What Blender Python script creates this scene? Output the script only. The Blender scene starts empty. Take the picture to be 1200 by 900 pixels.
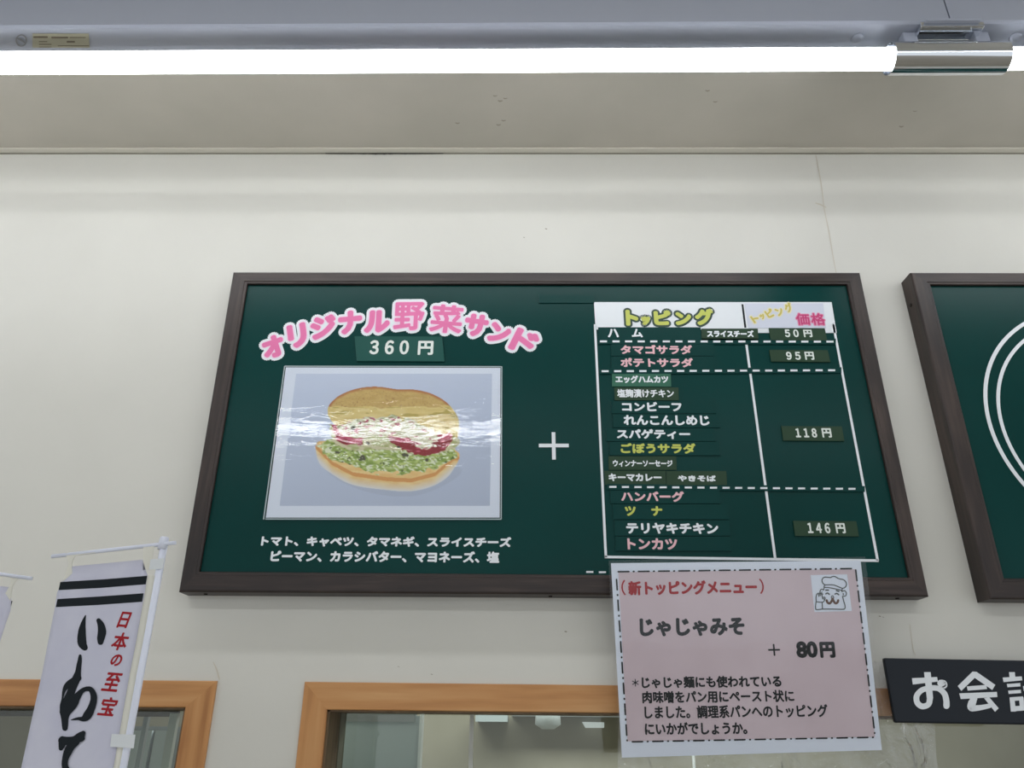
import bpy, bmesh, math, random
import numpy as np
from mathutils import Vector, Matrix
random.seed(7); rng = np.random.default_rng(5)
SC = bpy.context.scene; COL = SC.collection

# ------------------------------------------------------------------ camera
CAMZ = 1.55
PITCH, YAW, ROLL, F = 0.4229, -0.0123, 0.0083, 900.0
cp, sp, cy, sy, cr, sr = (math.cos(PITCH), math.sin(PITCH), math.cos(YAW), math.sin(YAW), math.cos(ROLL), math.sin(ROLL))
FW = Vector((sy*cp, cy*cp, sp)); RT0 = Vector((cy, -sy, 0)); UP0 = RT0.cross(FW)
RT = cr*RT0 + sr*UP0; UP = -sr*RT0 + cr*UP0
CAM = Vector((0, 0, CAMZ))
cam_data = bpy.data.cameras.new('camera'); cam_data.sensor_width = 36; cam_data.lens = 27
cam_data.clip_start = 0.02; cam_data.clip_end = 60
cam = bpy.data.objects.new('camera', cam_data); COL.objects.link(cam)
m = Matrix((RT, UP, -FW)).transposed().to_4x4(); m.translation = CAM
cam.matrix_world = m; SC.camera = cam

# ------------------------------------------------------------------ world, lights, exposure
w = bpy.data.worlds.new('world'); SC.world = w; w.use_nodes = True
w.node_tree.nodes['Background'].inputs[0].default_value = (0.90, 0.95, 1.0, 1)
w.node_tree.nodes['Background'].inputs[1].default_value = 0.92
SC.view_settings.view_transform = 'Standard'; SC.view_settings.look = 'None'
SC.view_settings.gamma = 1; SC.view_settings.use_curve_mapping = False
SC.view_settings.exposure = 0.0
TUBE_E = 13.5          # radiance of the tubes' diffusers
BACK_ROOM_W = 40.0    # watts of the fill light added in the room behind the windows

# ------------------------------------------------------------------ helpers
def s2l(c):
    return tuple(((v/255)/12.92 if v/255 <= .04045 else ((v/255+.055)/1.055)**2.4) for v in c)
def ray(px, py):
    return (FW + RT*((px-600)/F) + UP*((450-py)/F)).normalized()
class Plane:
    "a real flat surface in the room: point, normal towards the room, in-plane axes"
    def __init__(s, p, n, u=None):
        s.p = Vector(p); s.n = Vector(n).normalized()
        s.u = Vector(u).normalized() if u else Vector((1, 0, 0))
        s.u = (s.u - s.n*s.u.dot(s.n)).normalized(); s.v = s.u.cross(-s.n) * -1
        if s.v.z < 0: s.v = -s.v
    def at(s, px, py, off=0.0):
        d = ray(px, py); q = s.p + s.n*off
        return CAM + d*((q-CAM).dot(s.n)/d.dot(s.n))
def vplane(y): return Plane((0, y, CAMZ), (0, -1, 0))
def hplane(h): return Plane((0, 1, CAMZ+h), (0, 0, -1))

def tag(o, label=None, cat=None, group=None, kind=None):
    if label: o['label'] = label
    if cat: o['category'] = cat
    if group: o['group'] = group
    if kind: o['kind'] = kind
    return o
def empty(name, loc, label, cat, group=None):
    o = bpy.data.objects.new(name, None); o.empty_display_size = .05; COL.objects.link(o)
    o.location = loc; return tag(o, label, cat, group)
def meshobj(name, verts, faces, mat, parent=None, smooth=False):
    me = bpy.data.meshes.new(name); 
    me.from_pydata([tuple(v) for v in verts], [], faces); me.validate()
    bm = bmesh.new(); bm.from_mesh(me); bmesh.ops.recalc_face_normals(bm, faces=bm.faces); bm.to_mesh(me); bm.free()
    o = bpy.data.objects.new(name, me); COL.objects.link(o)
    if mat: me.materials.append(mat)
    if smooth:
        for p in me.polygons: p.use_smooth = True
    setparent(o, parent); return o
def rawobj(name, verts, faces, mat, parent=None):
    me = bpy.data.meshes.new(name); me.from_pydata([tuple(v) for v in verts], [], faces)
    o = bpy.data.objects.new(name, me); COL.objects.link(o)
    if mat: me.materials.append(mat)
    setparent(o, parent); return o
def setparent(o, parent):
    if parent:
        o.parent = parent
        l = Vector((0, 0, 0)); p = parent
        while p: l += p.location; p = p.parent
        o.matrix_parent_inverse = Matrix.Translation(-l)
def bevel(o, w_, seg=2):
    b = o.modifiers.new('bevel', 'BEVEL'); b.width = w_; b.segments = seg; b.limit_method = 'ANGLE'; return o
def slab(name, pts, n, t, mat, parent=None, bev=0):
    "flat polygon pts (front face) with thickness t behind it (against n)"
    n = Vector(n); k = len(pts)
    v = [Vector(p) for p in pts] + [Vector(p)-n*t for p in pts]
    f = [list(range(k)), list(range(2*k-1, k-1, -1))] + [[i, (i+1) % k, k+(i+1) % k, k+i] for i in range(k)]
    o = meshobj(name, v, f, mat, parent)
    if bev: bevel(o, bev)
    return o
def pslab(name, px, plane, off, t, mat, parent=None, bev=0):
    return slab(name, [plane.at(x, y, off) for x, y in px], plane.n, t, mat, parent, bev)
def box(name, a, b, mat, parent=None, bev=0):
    (x0, y0, z0), (x1, y1, z1) = a, b
    v = [(x, y, z) for x in (x0, x1) for y in (y0, y1) for z in (z0, z1)]
    f = [(0, 1, 3, 2), (4, 6, 7, 5), (0, 4, 5, 1), (2, 3, 7, 6), (0, 2, 6, 4), (1, 5, 7, 3)]
    o = meshobj(name, v, f, mat, parent)
    if bev: bevel(o, bev)
    return o
def tube(name, pts, r, mat, parent=None, n=16, smooth=True):
    "tube along points; r number or list"
    pts = [Vector(p) for p in pts]; rs = r if isinstance(r, (list, tuple)) else [r]*len(pts)
    v = []; f = []
    for i, p in enumerate(pts):
        d = (pts[min(i+1, len(pts)-1)]-pts[max(i-1, 0)]).normalized()
        a = d.cross(Vector((0, 1, 0))); a = (a if a.length > .1 else d.cross(Vector((1, 0, 0)))).normalized(); b = d.cross(a)
        v += [p + (a*math.cos(2*math.pi*k/n)+b*math.sin(2*math.pi*k/n))*rs[i] for k in range(n)]
    for i in range(len(pts)-1):
        f += [(i*n+k, i*n+(k+1) % n, (i+1)*n+(k+1) % n, (i+1)*n+k) for k in range(n)]
    f += [tuple(range(n)), tuple(range(len(pts)*n-1, (len(pts)-1)*n-1, -1))]
    o = meshobj(name, v, f, mat, parent)
    if smooth:
        for p in o.data.polygons: p.use_smooth = len(p.vertices) == 4
    return o

# ------------------------------------------------------------------ materials
def mat(name, rgb, rough=.5, metal=0, spec=.5, lin=False, coat=0, coat_rough=.05):
    m_ = bpy.data.materials.new(name); m_.use_nodes = True
    b = m_.node_tree.nodes['Principled BSDF']
    c = rgb if lin else s2l(rgb)
    b.inputs['Base Color'].default_value = (*c, 1); b.inputs['Roughness'].default_value = rough
    b.inputs['Metallic'].default_value = metal; b.inputs['Specular IOR Level'].default_value = spec
    b.inputs['Coat Weight'].default_value = coat; b.inputs['Coat Roughness'].default_value = coat_rough
    return m_
def nodes(m_): return m_.node_tree.nodes, m_.node_tree.links, m_.node_tree.nodes['Principled BSDF']
def noisy(m_, c0, c1, scale=(1, 1, 1), nscale=5, detail=6, p0=.35, p1=.65, bump=0, bdist=.001, bscale=None, distort=0, rough2=None):
    N, L, B = nodes(m_)
    tc = N.new('ShaderNodeTexCoord'); mp = N.new('ShaderNodeMapping'); mp.inputs['Scale'].default_value = scale
    nz = N.new('ShaderNodeTexNoise'); nz.inputs['Scale'].default_value = nscale; nz.inputs['Detail'].default_value = detail
    nz.inputs['Distortion'].default_value = distort
    cr_ = N.new('ShaderNodeValToRGB'); e = cr_.color_ramp.elements
    e[0].position = p0; e[0].color = (*s2l(c0), 1); e[1].position = p1; e[1].color = (*s2l(c1), 1)
    L.new(tc.outputs['Object'], mp.inputs[0]); L.new(mp.outputs[0], nz.inputs['Vector']); L.new(nz.outputs[0], cr_.inputs[0])
    L.new(cr_.outputs[0], B.inputs['Base Color'])
    if bump:
        bp = N.new('ShaderNodeBump'); bp.inputs['Strength'].default_value = bump; bp.inputs['Distance'].default_value = bdist
        n2 = nz
        if bscale:
            n2 = N.new('ShaderNodeTexNoise'); n2.inputs['Scale'].default_value = bscale; n2.inputs['Detail'].default_value = 5
            L.new(mp.outputs[0], n2.inputs['Vector'])
        L.new(n2.outputs[0], bp.inputs['Height']); L.new(bp.outputs[0], B.inputs['Normal'])
    return m_
def wood(name, c0, c1, c2, axis, rough, sc=1.0, bump=.25):
    "grain running along axis"
    m_ = mat(name, c1, rough); N, L, B = nodes(m_)
    tc = N.new('ShaderNodeTexCoord'); mp = N.new('ShaderNodeMapping')
    mp.inputs['Scale'].default_value = tuple((.06 if a == axis else 1) for a in 'xyz')
    nz = N.new('ShaderNodeTexNoise'); nz.inputs['Scale'].default_value = 130*sc; nz.inputs['Detail'].default_value = 6
    mp2 = N.new('ShaderNodeMapping'); mp2.inputs['Scale'].default_value = tuple((.22 if a == axis else 1) for a in 'xyz')
    n2 = N.new('ShaderNodeTexNoise'); n2.inputs['Scale'].default_value = 16*sc; n2.inputs['Detail'].default_value = 3; n2.inputs['Distortion'].default_value = 1.2
    L.new(tc.outputs['Object'], mp.inputs[0]); L.new(mp.outputs[0], nz.inputs['Vector'])
    L.new(tc.outputs['Object'], mp2.inputs[0]); L.new(mp2.outputs[0], n2.inputs['Vector'])
    mx = N.new('ShaderNodeMix'); mx.data_type = 'FLOAT'; mx.inputs[0].default_value = .5
    L.new(nz.outputs[0], mx.inputs[2]); L.new(n2.outputs[0], mx.inputs[3])
    r_ = N.new('ShaderNodeValToRGB'); e = r_.color_ramp.elements
    e[0].position = .36; e[0].color = (*s2l(c0), 1); e[1].position = .66; e[1].color = (*s2l(c2), 1)
    k = e.new(.5); k.color = (*s2l(c1), 1)
    L.new(mx.outputs[0], r_.inputs[0]); L.new(r_.outputs[0], B.inputs['Base Color'])
    bp = N.new('ShaderNodeBump'); bp.inputs['Strength'].default_value = bump; bp.inputs['Distance'].default_value = .0006
    L.new(nz.outputs[0], bp.inputs['Height']); L.new(bp.outputs[0], B.inputs['Normal'])
    return m_
def film(name, rough=.03, bump=.0, scale=(1, 1, 1), nscale=20, dist=.002, tint=(1, 1, 1), fac=1.0, haze=0.0):
    "thin clear plastic: transparent with a Fresnel gloss, wrinkled by noise, plus a little milky haze"
    m_ = bpy.data.materials.new(name); m_.use_nodes = True; N = m_.node_tree.nodes; L = m_.node_tree.links
    N.remove(N['Principled BSDF']); out = N['Material Output']
    t = N.new('ShaderNodeBsdfTransparent'); t.inputs[0].default_value = (*tint, 1)
    g = N.new('ShaderNodeBsdfGlossy'); g.inputs['Roughness'].default_value = rough
    d = N.new('ShaderNodeBsdfDiffuse'); d.inputs[0].default_value = (.8, .84, .86, 1)
    fr = N.new('ShaderNodeLayerWeight'); fr.inputs['Blend'].default_value = .5
    pw = N.new('ShaderNodeMath'); pw.operation = 'POWER'; pw.inputs[1].default_value = 5; L.new(fr.outputs['Facing'], pw.inputs[0])
    mu = N.new('ShaderNodeMath'); mu.operation = 'MULTIPLY_ADD'; mu.inputs[1].default_value = .95*fac; mu.inputs[2].default_value = .045*fac
    mx = N.new('ShaderNodeMixShader'); mh = N.new('ShaderNodeMixShader'); mh.inputs[0].default_value = haze
    L.new(t.outputs[0], mh.inputs[1]); L.new(d.outputs[0], mh.inputs[2])
    L.new(pw.outputs[0], mu.inputs[0]); L.new(mu.outputs[0], mx.inputs[0]); L.new(mh.outputs[0], mx.inputs[1]); L.new(g.outputs[0], mx.inputs[2])
    L.new(mx.outputs[0], out.inputs[0])
    if bump:
        tc = N.new('ShaderNodeTexCoord'); mp = N.new('ShaderNodeMapping'); mp.inputs['Scale'].default_value = scale
        nz = N.new('ShaderNodeTexNoise'); nz.inputs['Scale'].default_value = nscale; nz.inputs['Detail'].default_value = 5; nz.inputs['Distortion'].default_value = .8
        bp = N.new('ShaderNodeBump'); bp.inputs['Strength'].default_value = bump; bp.inputs['Distance'].default_value = dist
        L.new(tc.outputs['Object'], mp.inputs[0]); L.new(mp.outputs[0], nz.inputs['Vector']); L.new(nz.outputs[0], bp.inputs['Height'])
        L.new(bp.outputs[0], g.inputs['Normal']); L.new(bp.outputs[0], fr.inputs['Normal'])
    return m_
def emis(name, rgb, e):
    m_ = mat(name, (230, 230, 230)); b = m_.node_tree.nodes['Principled BSDF']
    b.inputs['Emission Color'].default_value = (*rgb, 1); b.inputs['Emission Strength'].default_value = e; return m_

M_WALL = noisy(mat('cream_plaster', (216, 214, 205), .75, spec=.2), (213, 211, 203), (221, 219, 211), nscale=2.2, detail=8, bump=.25, bdist=.002, bscale=24)
M_CEIL = noisy(mat('ceiling_board', (190, 186, 175), .8, spec=.2), (187, 183, 172), (196, 191, 180), nscale=4, detail=6)
M_TRIM = mat('cove_trim', (214, 210, 198), .5)
M_GAP = mat('dark_joint', (60, 56, 52), .9)
M_FLOOR = noisy(mat('vinyl_floor', (160, 152, 138), .4), (150, 142, 128), (170, 162, 148), nscale=8)
M_STAIN = mat('grey_smudge', (160, 153, 140), .9)
WH = ((30, 20, 18), (44, 32, 28), (66, 52, 46))
M_FR_H = wood('dark_brown_frame_wood', *WH, 'x', .42); M_FR_V = wood('dark_brown_frame_wood_upright', *WH, 'z', .42)
M_SCREW = mat('dark_screw', (40, 36, 34), .4, metal=.6)
PN = ((170, 114, 62), (196, 140, 84), (210, 160, 106))
M_PI_H = wood('orange_pine', *PN, 'x', .45, .5, .1); M_PI_V = wood('orange_pine_upright', *PN, 'z', .45, .5, .1)
M_JAMB = wood('aged_jamb_wood', (92, 74, 52), (110, 90, 64), (128, 108, 80), 'z', .6, .5, .1)
M_CHAN = mat('olive_sash_channel', (104, 100, 82), .5)
M_BOARD = noisy(mat('green_chalkboard_panel', (0, 56, 53), .30, spec=.15), (0, 54, 51), (0, 59, 56), nscale=3, bump=.03, bdist=.0004, bscale=260)
M_WHITE = mat('white_vinyl', (232, 236, 240), .5)
M_PAPER = mat('white_paper', (226, 234, 248), .45)
M_LILAC = mat('lilac_white_paper', (212, 216, 230), .45)
M_STRIP = mat('dark_green_magnet_strip', (0, 57, 54), .38, spec=.15)
M_STRIP2 = mat('deep_green_magnet_strip', (8, 78, 70), .45, spec=.3)
M_OLIVE = mat('olive_green_label', (40, 66, 46), .45, spec=.25)
M_EMER = mat('emerald_green_label', (30, 98, 74), .45)
M_PINK = mat('pale_pink_lettering', (232, 186, 192), .5)
M_YEL = mat('yellow_green_lettering', (196, 202, 92), .5)
M_HOT = mat('hot_pink_letter', (232, 116, 170), .5)
M_HOTB = mat('pale_pink_rim', (244, 214, 232), .5)
M_DKG = mat('dark_green_ink', (38, 66, 56), .5)
M_GOLD = mat('gold_ink', (206, 190, 92), .5)
M_CREAM = mat('cream_ink', (232, 226, 196), .5)
M_CRIM = mat('crimson_ink', (205, 60, 120), .5)
M_INK = mat('slate_black_ink', (18, 26, 32), .5, spec=.2)
M_RED = mat('dark_red_ink', (165, 28, 38), .5, spec=.2)
M_PAGE = noisy(mat('pale_pink_paper', (212, 194, 202), .5), (207, 189, 197), (214, 197, 205), nscale=9, detail=3)
M_BLACK = mat('black_sign_board', (20, 27, 36), .42, spec=.3)
M_BROWN = mat('brown_ink', (96, 66, 52), .5)
M_CLOTH = noisy(mat('white_flag_cloth', (208, 208, 224), .85, spec=.1), (204, 204, 221), (212, 212, 226), nscale=30)
M_HEM = mat('translucent_hem', (226, 224, 212), .6)
M_PLAS = mat('white_plastic_pole', (226, 230, 244), .3)
M_TAPE = mat('milky_tape', (222, 226, 228), .35)
M_BODY = mat('grey_painted_steel', (168, 173, 187), .35, spec=.6)
M_BODYU = mat('painted_steel_underside', (150, 150, 150), .4)
M_LABEL = mat('aged_label', (176, 172, 150), .6)
M_CHROME = mat('polished_chrome', (225, 228, 232), .09, metal=1)
M_TUBE = emis('tube_diffuser', (.94, .97, 1.0), TUBE_E)
M_LAM = film('laminate_film', .012, .9, (.4, 1, 1.5), 40, .00036, fac=1.0)
M_LAM2 = film('laminate_film_calm', .05, .3, (1, 1, 2), 10, .0008, haze=.004, fac=.5)
M_VINYL = film('wrinkled_clear_vinyl', .06, 1.0, (1.2, 1, .7), 24, .03, haze=.09, fac=2.2)
M_GLASS = film('window_glass', .01, 0, tint=(.9, .94, .9))
M_FARWALL = noisy(mat('back_room_wall', (160, 154, 138), .8), (152, 147, 130), (166, 161, 146), nscale=3)
M_PALE = mat('pale_blue_screen', (176, 188, 192), .5)
M_PALED = mat('grey_screen_rail', (138, 142, 144), .5)

# ------------------------------------------------------------------ lettering
_cache = {}
def glyphs(s):
    if s not in _cache:
        c = bpy.data.curves.new('t', 'FONT'); c.body = s; c.size = 1; c.resolution_u = 3; c.fill_mode = 'FRONT'
        o = bpy.data.objects.new('t', c); COL.objects.link(o)
        dg = bpy.context.evaluated_depsgraph_get(); me = bpy.data.meshes.new_from_object(o.evaluated_get(dg))
        v = np.array([x.co[:2] for x in me.vertices]); f = [tuple(p.vertices) for p in me.polygons]
        bpy.data.objects.remove(o); bpy.data.curves.remove(c); bpy.data.meshes.remove(me)
        mn = v.min(0); mx = v.max(0); _cache[s] = ((v-(mn+mx)/2)/np.maximum(mx-mn, 1e-6), f)
    return _cache[s]
def rect(plane, x0, y0, x1, y1):
    cx, cy_ = (x0+x1)/2, (y0+y1)/2; c = plane.at(cx, cy_)
    return c, abs((plane.at(x1, cy_)-plane.at(x0, cy_)).dot(plane.u)), abs((plane.at(cx, y0)-plane.at(cx, y1)).dot(plane.v))
def letters(name, s, plane, off, x0, y0, x1, y1, m_, parent, bold=.5, rot=0, tilt=0, shear=0, k=8, join=None):
    """characters s as flat ink filling the rectangle; bold = stroke growth in photo pixels (round corners)"""
    gv, gf = glyphs(s); c, W, H = rect(plane, x0, y0, x1, y1)
    px = W/max(x1-x0, 1e-6); r = bold*px
    W2, H2 = max(W-2*r, .2*px), max(H-2*r, .2*px)
    a = math.radians(rot); ca, sa = math.cos(a), math.sin(a); ty = tilt*px/W if W else 0
    X = gv[:, 0]*W2+gv[:, 1]*H2*shear; Y = gv[:, 1]*H2 + gv[:, 0]*W2*ty
    X, Y = X*ca-Y*sa, X*sa+Y*ca
    V = []; Fc = []
    offs = [(0, 0)]+[(r*math.cos(2*math.pi*i/k), r*math.sin(2*math.pi*i/k)) for i in range(k)] if r > 0 else [(0, 0)]
    for i, (dx, dy) in enumerate(offs):
        b = len(V); o_ = off + i*4e-6
        V += [c+plane.u*float(x+dx)+plane.v*float(y+dy)+plane.n*o_ for x, y in zip(X, Y)]
        Fc += [tuple(j+b for j in f) for f in gf]
    if join is not None: join.append((V, Fc)); return
    return rawobj(name, V, Fc, m_, parent)
def joined(name, items, m_, parent):
    V = []; Fc = []
    for v, f in items:
        b = len(V); V += v; Fc += [tuple(j+b for j in q) for q in f]
    return rawobj(name, V, Fc, m_, parent)
def smooth_pts(pts, n=8):
    "Catmull-Rom through (x, y, r)"
    P = [np.array(p, float) for p in pts]; P = [2*P[0]-P[1]]+P+[2*P[-1]-P[-2]]; out = []
    for i in range(1, len(P)-2):
        for j in range(n):
            t = j/n; p0, p1, p2, p3 = P[i-1:i+3]
            out.append(.5*((2*p1)+(-p0+p2)*t+(2*p0-5*p1+4*p2-p3)*t*t+(-p0+3*p1-3*p2+p3)*t**3))
    out.append(P[-2]); return out
def stroke(pts, plane, off, items, n=8, sm=True, jag=0):
    "brush stroke with round ends; points and radii in photo pixels"
    S = smooth_pts(pts, n) if sm else [np.array(p, float) for p in pts]
    V = []; Fc = []
    for i, (x, y, r) in enumerate(S):
        r = max(r, .05)*(1+jag*random.uniform(-1, 1)); b = len(V)
        V += [plane.at(x+r*math.cos(a), y+r*math.sin(a), off+(i % 7)*5e-6) for a in [2*math.pi*q/12 for q in range(12)]]
        Fc.append(tuple(range(b, b+12)))
        if i:
            x0, y0, r0 = S[i-1]; d = math.hypot(x-x0, y-y0)
            if d > 1e-6:
                nx, ny = -(y-y0)/d, (x-x0)/d; b = len(V); o_ = off+(7+i % 5)*5e-6
                V += [plane.at(x0+nx*r0, y0+ny*r0, o_), plane.at(x+nx*r, y+ny*r, o_), plane.at(x-nx*r, y-ny*r, o_), plane.at(x0-nx*r0, y0-ny*r0, o_)]
                Fc.append((b, b+1, b+2, b+3))
    items.append((V, Fc))

# ------------------------------------------------------------------ structure
WY = 1.371                      # wall face
CEIL = 1.193                    # ceiling above the eye
def rail(name, O0, O1, I0, I1, prof, m_, parent=None):
    "mitred frame member between two corners; prof = (share from outer to inner edge, setback)"
    V = []; k = len(prof)
    for O, I in ((O0, I0), (O1, I1)):
        O = Vector(O); I = Vector(I)
        V += [O.lerp(I, t)+Vector((0, d, 0)) for t, d in prof]
    F_ = [(i, (i+1) % k, k+(i+1) % k, k+i) for i in range(k)]+[tuple(range(k)), tuple(range(2*k-1, k-1, -1))]
    return meshobj(name, V, F_, m_, parent)
CF = vplane(1.366)              # casing front
lw_o = [CF.at(-330, 793), CF.at(254, 798)]; lw_i = [CF.at(-290, 825), CF.at(217, 829)]
rw_o = [CF.at(357, 799), CF.at(1420, 811)]; rw_i = [CF.at(383, 831.7), CF.at(1385, 843)]
ZB = CAMZ-.62                   # lower edge of the windows
def straight(o, i, wd): # lower corners straight below the upper ones
    return [Vector((o[0].x, o[0].y, ZB-wd)), Vector((o[1].x, o[1].y, ZB-wd))], [Vector((i[0].x, i[0].y, ZB)), Vector((i[1].x, i[1].y, ZB))]
lb_o, lb_i = straight(lw_o, lw_i, .045); rb_o, rb_i = straight(rw_o, rw_i, .045)
# wall in cells around the two openings
xs = [-3.2, lw_i[0].x-.003, lw_i[1].x+.003, rw_i[0].x-.003, rw_i[1].x+.003, 3.6]
def wall_piece(x0, x1, z0l, z1, z0r=None):
    z0r = z0l if z0r is None else z0r
    v = []
    for y in (WY, WY+.15): v += [(x0, y, z0l), (x1, y, z0r), (x1, y, z1), (x0, y, z1)]
    return v, [(0, 1, 2, 3), (7, 6, 5, 4), (0, 4, 5, 1), (1, 5, 6, 2), (2, 6, 7, 3), (3, 7, 4, 0)]
zc = CAMZ+CEIL
pieces = [wall_piece(xs[0], xs[1], 0, zc), wall_piece(xs[2], xs[3], 0, zc), wall_piece(xs[4], xs[5], 0, zc),
          wall_piece(xs[1], xs[2], lw_i[0].z+.003, zc, lw_i[1].z+.003), wall_piece(xs[3], xs[4], rw_i[0].z+.003, zc, rw_i[1].z+.003),
          wall_piece(xs[1], xs[2], 0, ZB), wall_piece(xs[3], xs[4], 0, ZB)]
tag(joined('wall_back', [([Vector(q) for q in v], f) for v, f in pieces], M_WALL, None), kind='structure')
tag(box('ceiling', (-3.2, -4.6, zc), (3.6, WY+.15, zc+.05), M_CEIL), kind='structure')
tag(box('floor', (-3.2, -4.6, -.05), (3.6, WY+.15, 0), M_FLOOR), kind='structure')
# cove strip between ceiling and wall, dark shrinkage gap below it
tag(box('trim_1', (-3.2, WY-.017, zc-.004), (3.6, WY-.001, zc), M_TRIM, bev=.0015), kind='structure')
tag(box('trim_2', (-3.2, WY-.0016, zc-.0062), (3.6, WY, zc-.0042), mat('seam_putty', (150, 145, 132), .9)), kind='structure')
WP = vplane(WY)
xa, xb = WP.at(382, 178).x, WP.at(520, 178).x; v = []; n_ = 40
for i in range(n_+1):
    x = xa+(xb-xa)*i/n_; v += [(x, WY-.0022, zc-.0045), (x, WY-.0022, zc-.0066-random.uniform(0, .0022)*math.sin(math.pi*i/n_))]
crk = meshobj('trim_3', v, [(2*i, 2*i+1, 2*i+3, 2*i+2) for i in range(n_)], M_GAP); tag(crk, kind='structure')
# hairline sealed joint running down the plaster beside the second board
it = []
stroke([(956, 182, .5), (962, 214, .6), (966, 245, .5), (972, 275, .6), (977, 305, .5), (983, 335, .4)], WP, .0006, it)
stroke([(956, 238, .6), (962, 240, .8), (968, 243, .5)], WP, .0006, it)
stroke([(1066, 800-68, .3), (1070, 790-30, .4), (1073, 768, .3)], WP, .0006, it)
stroke([(250, 776, .4), (254, 785, .8), (257, 796, .7)], WP, .0006, it)
tag(joined('trim_4', it, mat('sealed_crack', (205, 198, 182), .8), None), kind='structure')
CP = hplane(CEIL); it = []
for x, y, r in ((580, 112, .7), (586, 118, 1), (592, 115, .7), (536, 144, .8), (584, 146, .9), (590, 141, .8), (829, 106, .9), (838, 119, .7), (1056, 148, .9), (1072, 130, .5)):
    stroke([(x-2, y, r*.7), (x, y+.6, r), (x+2.5, y, r*.6)], CP, .0006, it, n=3)
for x, y, r in ((640, 268, 1), (614, 278, .6), (1031, 722, .9), (1035, 723, .5), (506, 790, .7), (467, 781, .5), (735, 700, .4), (663, 740, 1.2)):
    stroke([(x-.8, y, r*.6), (x+.8, y+.4, r*.6)], WP, .0006, it, n=3)
tag(joined('trim_5', it, M_STAIN, None), kind='structure')

def casing(name, o, i, bo, bi, idx):
    prof = [(0, .012), (0, .001), (.03, 0), (.97, 0), (1, .001), (1, .012)]
    w_ = bpy.data.objects.new('window_%d' % idx, None); COL.objects.link(w_); w_.location = (i[0].x, WY, ZB); w_['kind'] = 'structure'
    rail('casing_rail', o[0], o[1], i[0], i[1], prof, M_PI_H, w_)
    rail('casing_rail', o[1], bo[1], i[1], bi[1], prof, M_PI_V, w_)
    rail('casing_rail', bo[1], bo[0], bi[1], bi[0], prof, M_PI_H, w_)
    rail('casing_rail', bo[0], o[0], bi[0], i[0], prof, M_PI_V, w_)
    # jamb lining: wood in front, olive channel near the glass
    for a, b, m_, t in ((1.372, 1.452, M_JAMB, .004), (1.455, 1.5, M_CHAN, .006)):
        for s_, x in ((1, i[0].x), (-1, i[1].x)):
            zt = i[0].z if s_ == 1 else i[1].z
            box('jamb', (min(x-.002*s_, x+t*s_), a, ZB), (max(x-.002*s_, x+t*s_), b, zt), m_, w_)
    v = [(i[0].x, 1.372, i[0].z), (i[1].x, 1.372, i[1].z), (i[1].x, 1.5, i[1].z), (i[0].x, 1.5, i[0].z)]
    slab('head_jamb', v, (0, 0, 1), .003, M_JAMB, w_)
    box('sill_board', (i[0].x, 1.368, ZB-.001), (i[1].x, 1.515, ZB+.012), M_JAMB, w_)
    return w_
win1 = casing('l', lw_o, lw_i, lb_o, lb_i, 1)
win2 = casing('r', rw_o, rw_i, rb_o, rb_i, 2)
GY = 1.49
box('pane', (lw_i[0].x+.006, GY, ZB+.01), (lw_i[1].x-.006, GY+.004, lw_i[1].z-.003), M_GLASS, win1)
box('pane', (rw_i[0].x+.006, GY, ZB+.01), (rw_i[1].x-.006, GY+.004, rw_i[0].z-.003), M_GLASS, win2)
GP = vplane(GY+.012)
M_DARKR = wood('dark_sash_wood', (66, 52, 42), (80, 64, 52), (98, 84, 70), 'x', .5, .5, .1)
box('sash_stile', (GP.at(180, 836).x-.02, GY+.02, ZB+.01), (GP.at(180, 836).x-.012, GY+.03, GP.at(180, 836).z), M_PALED, win1)
pslab('sash_rail', [(-320, 826), (209, 829.5), (208, 840), (-322, 838)], GP, 0, .01, M_DARKR, win1)
tr = GP.at(206, 836)
box('sash_stile', (tr.x-.008, GY+.006, ZB+.01), (tr.x+.006, GY+.018, tr.z), mat('pale_grey_sash', (176, 178, 170), .5), win1)
tr = GP.at(554, 836)
box('sash_stile', (tr.x-.0035, GY-.012, ZB+.01), (tr.x+.0035, GY-.002, rw_i[0].z-.003), mat('bright_sash_stile', (206, 208, 200), .4), win2)

# the room behind the windows
tag(box('wall_far', (-3.2, 3.6, 0), (3.6, 3.65, zc), M_FARWALL), kind='structure')
tag(box('wall_left', (-3.25, WY, 0), (-3.2, 3.65, zc), M_FARWALL), kind='structure')
tag(box('wall_right', (3.6, WY, 0), (3.65, 3.65, zc), M_FARWALL), kind='structure')
tag(box('ceiling_back_room', (-3.2, WY+.15, zc-.25), (3.6, 3.65, zc-.2), M_FARWALL), kind='structure')
tag(box('floor_back_room', (-3.2, WY+.15, -.05), (3.6, 3.65, 0), M_FLOOR), kind='structure')
L_ = bpy.data.lights.new('back_room_fill', 'AREA'); L_.shape = 'RECTANGLE'; L_.size = 2.4; L_.size_y = .5; L_.energy = BACK_ROOM_W  # added area light without a fixture, brightens the view through the windows
lo = bpy.data.objects.new('back_room_fill', L_); COL.objects.link(lo); lo.location = (.2, 2.6, zc-.28)

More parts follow.
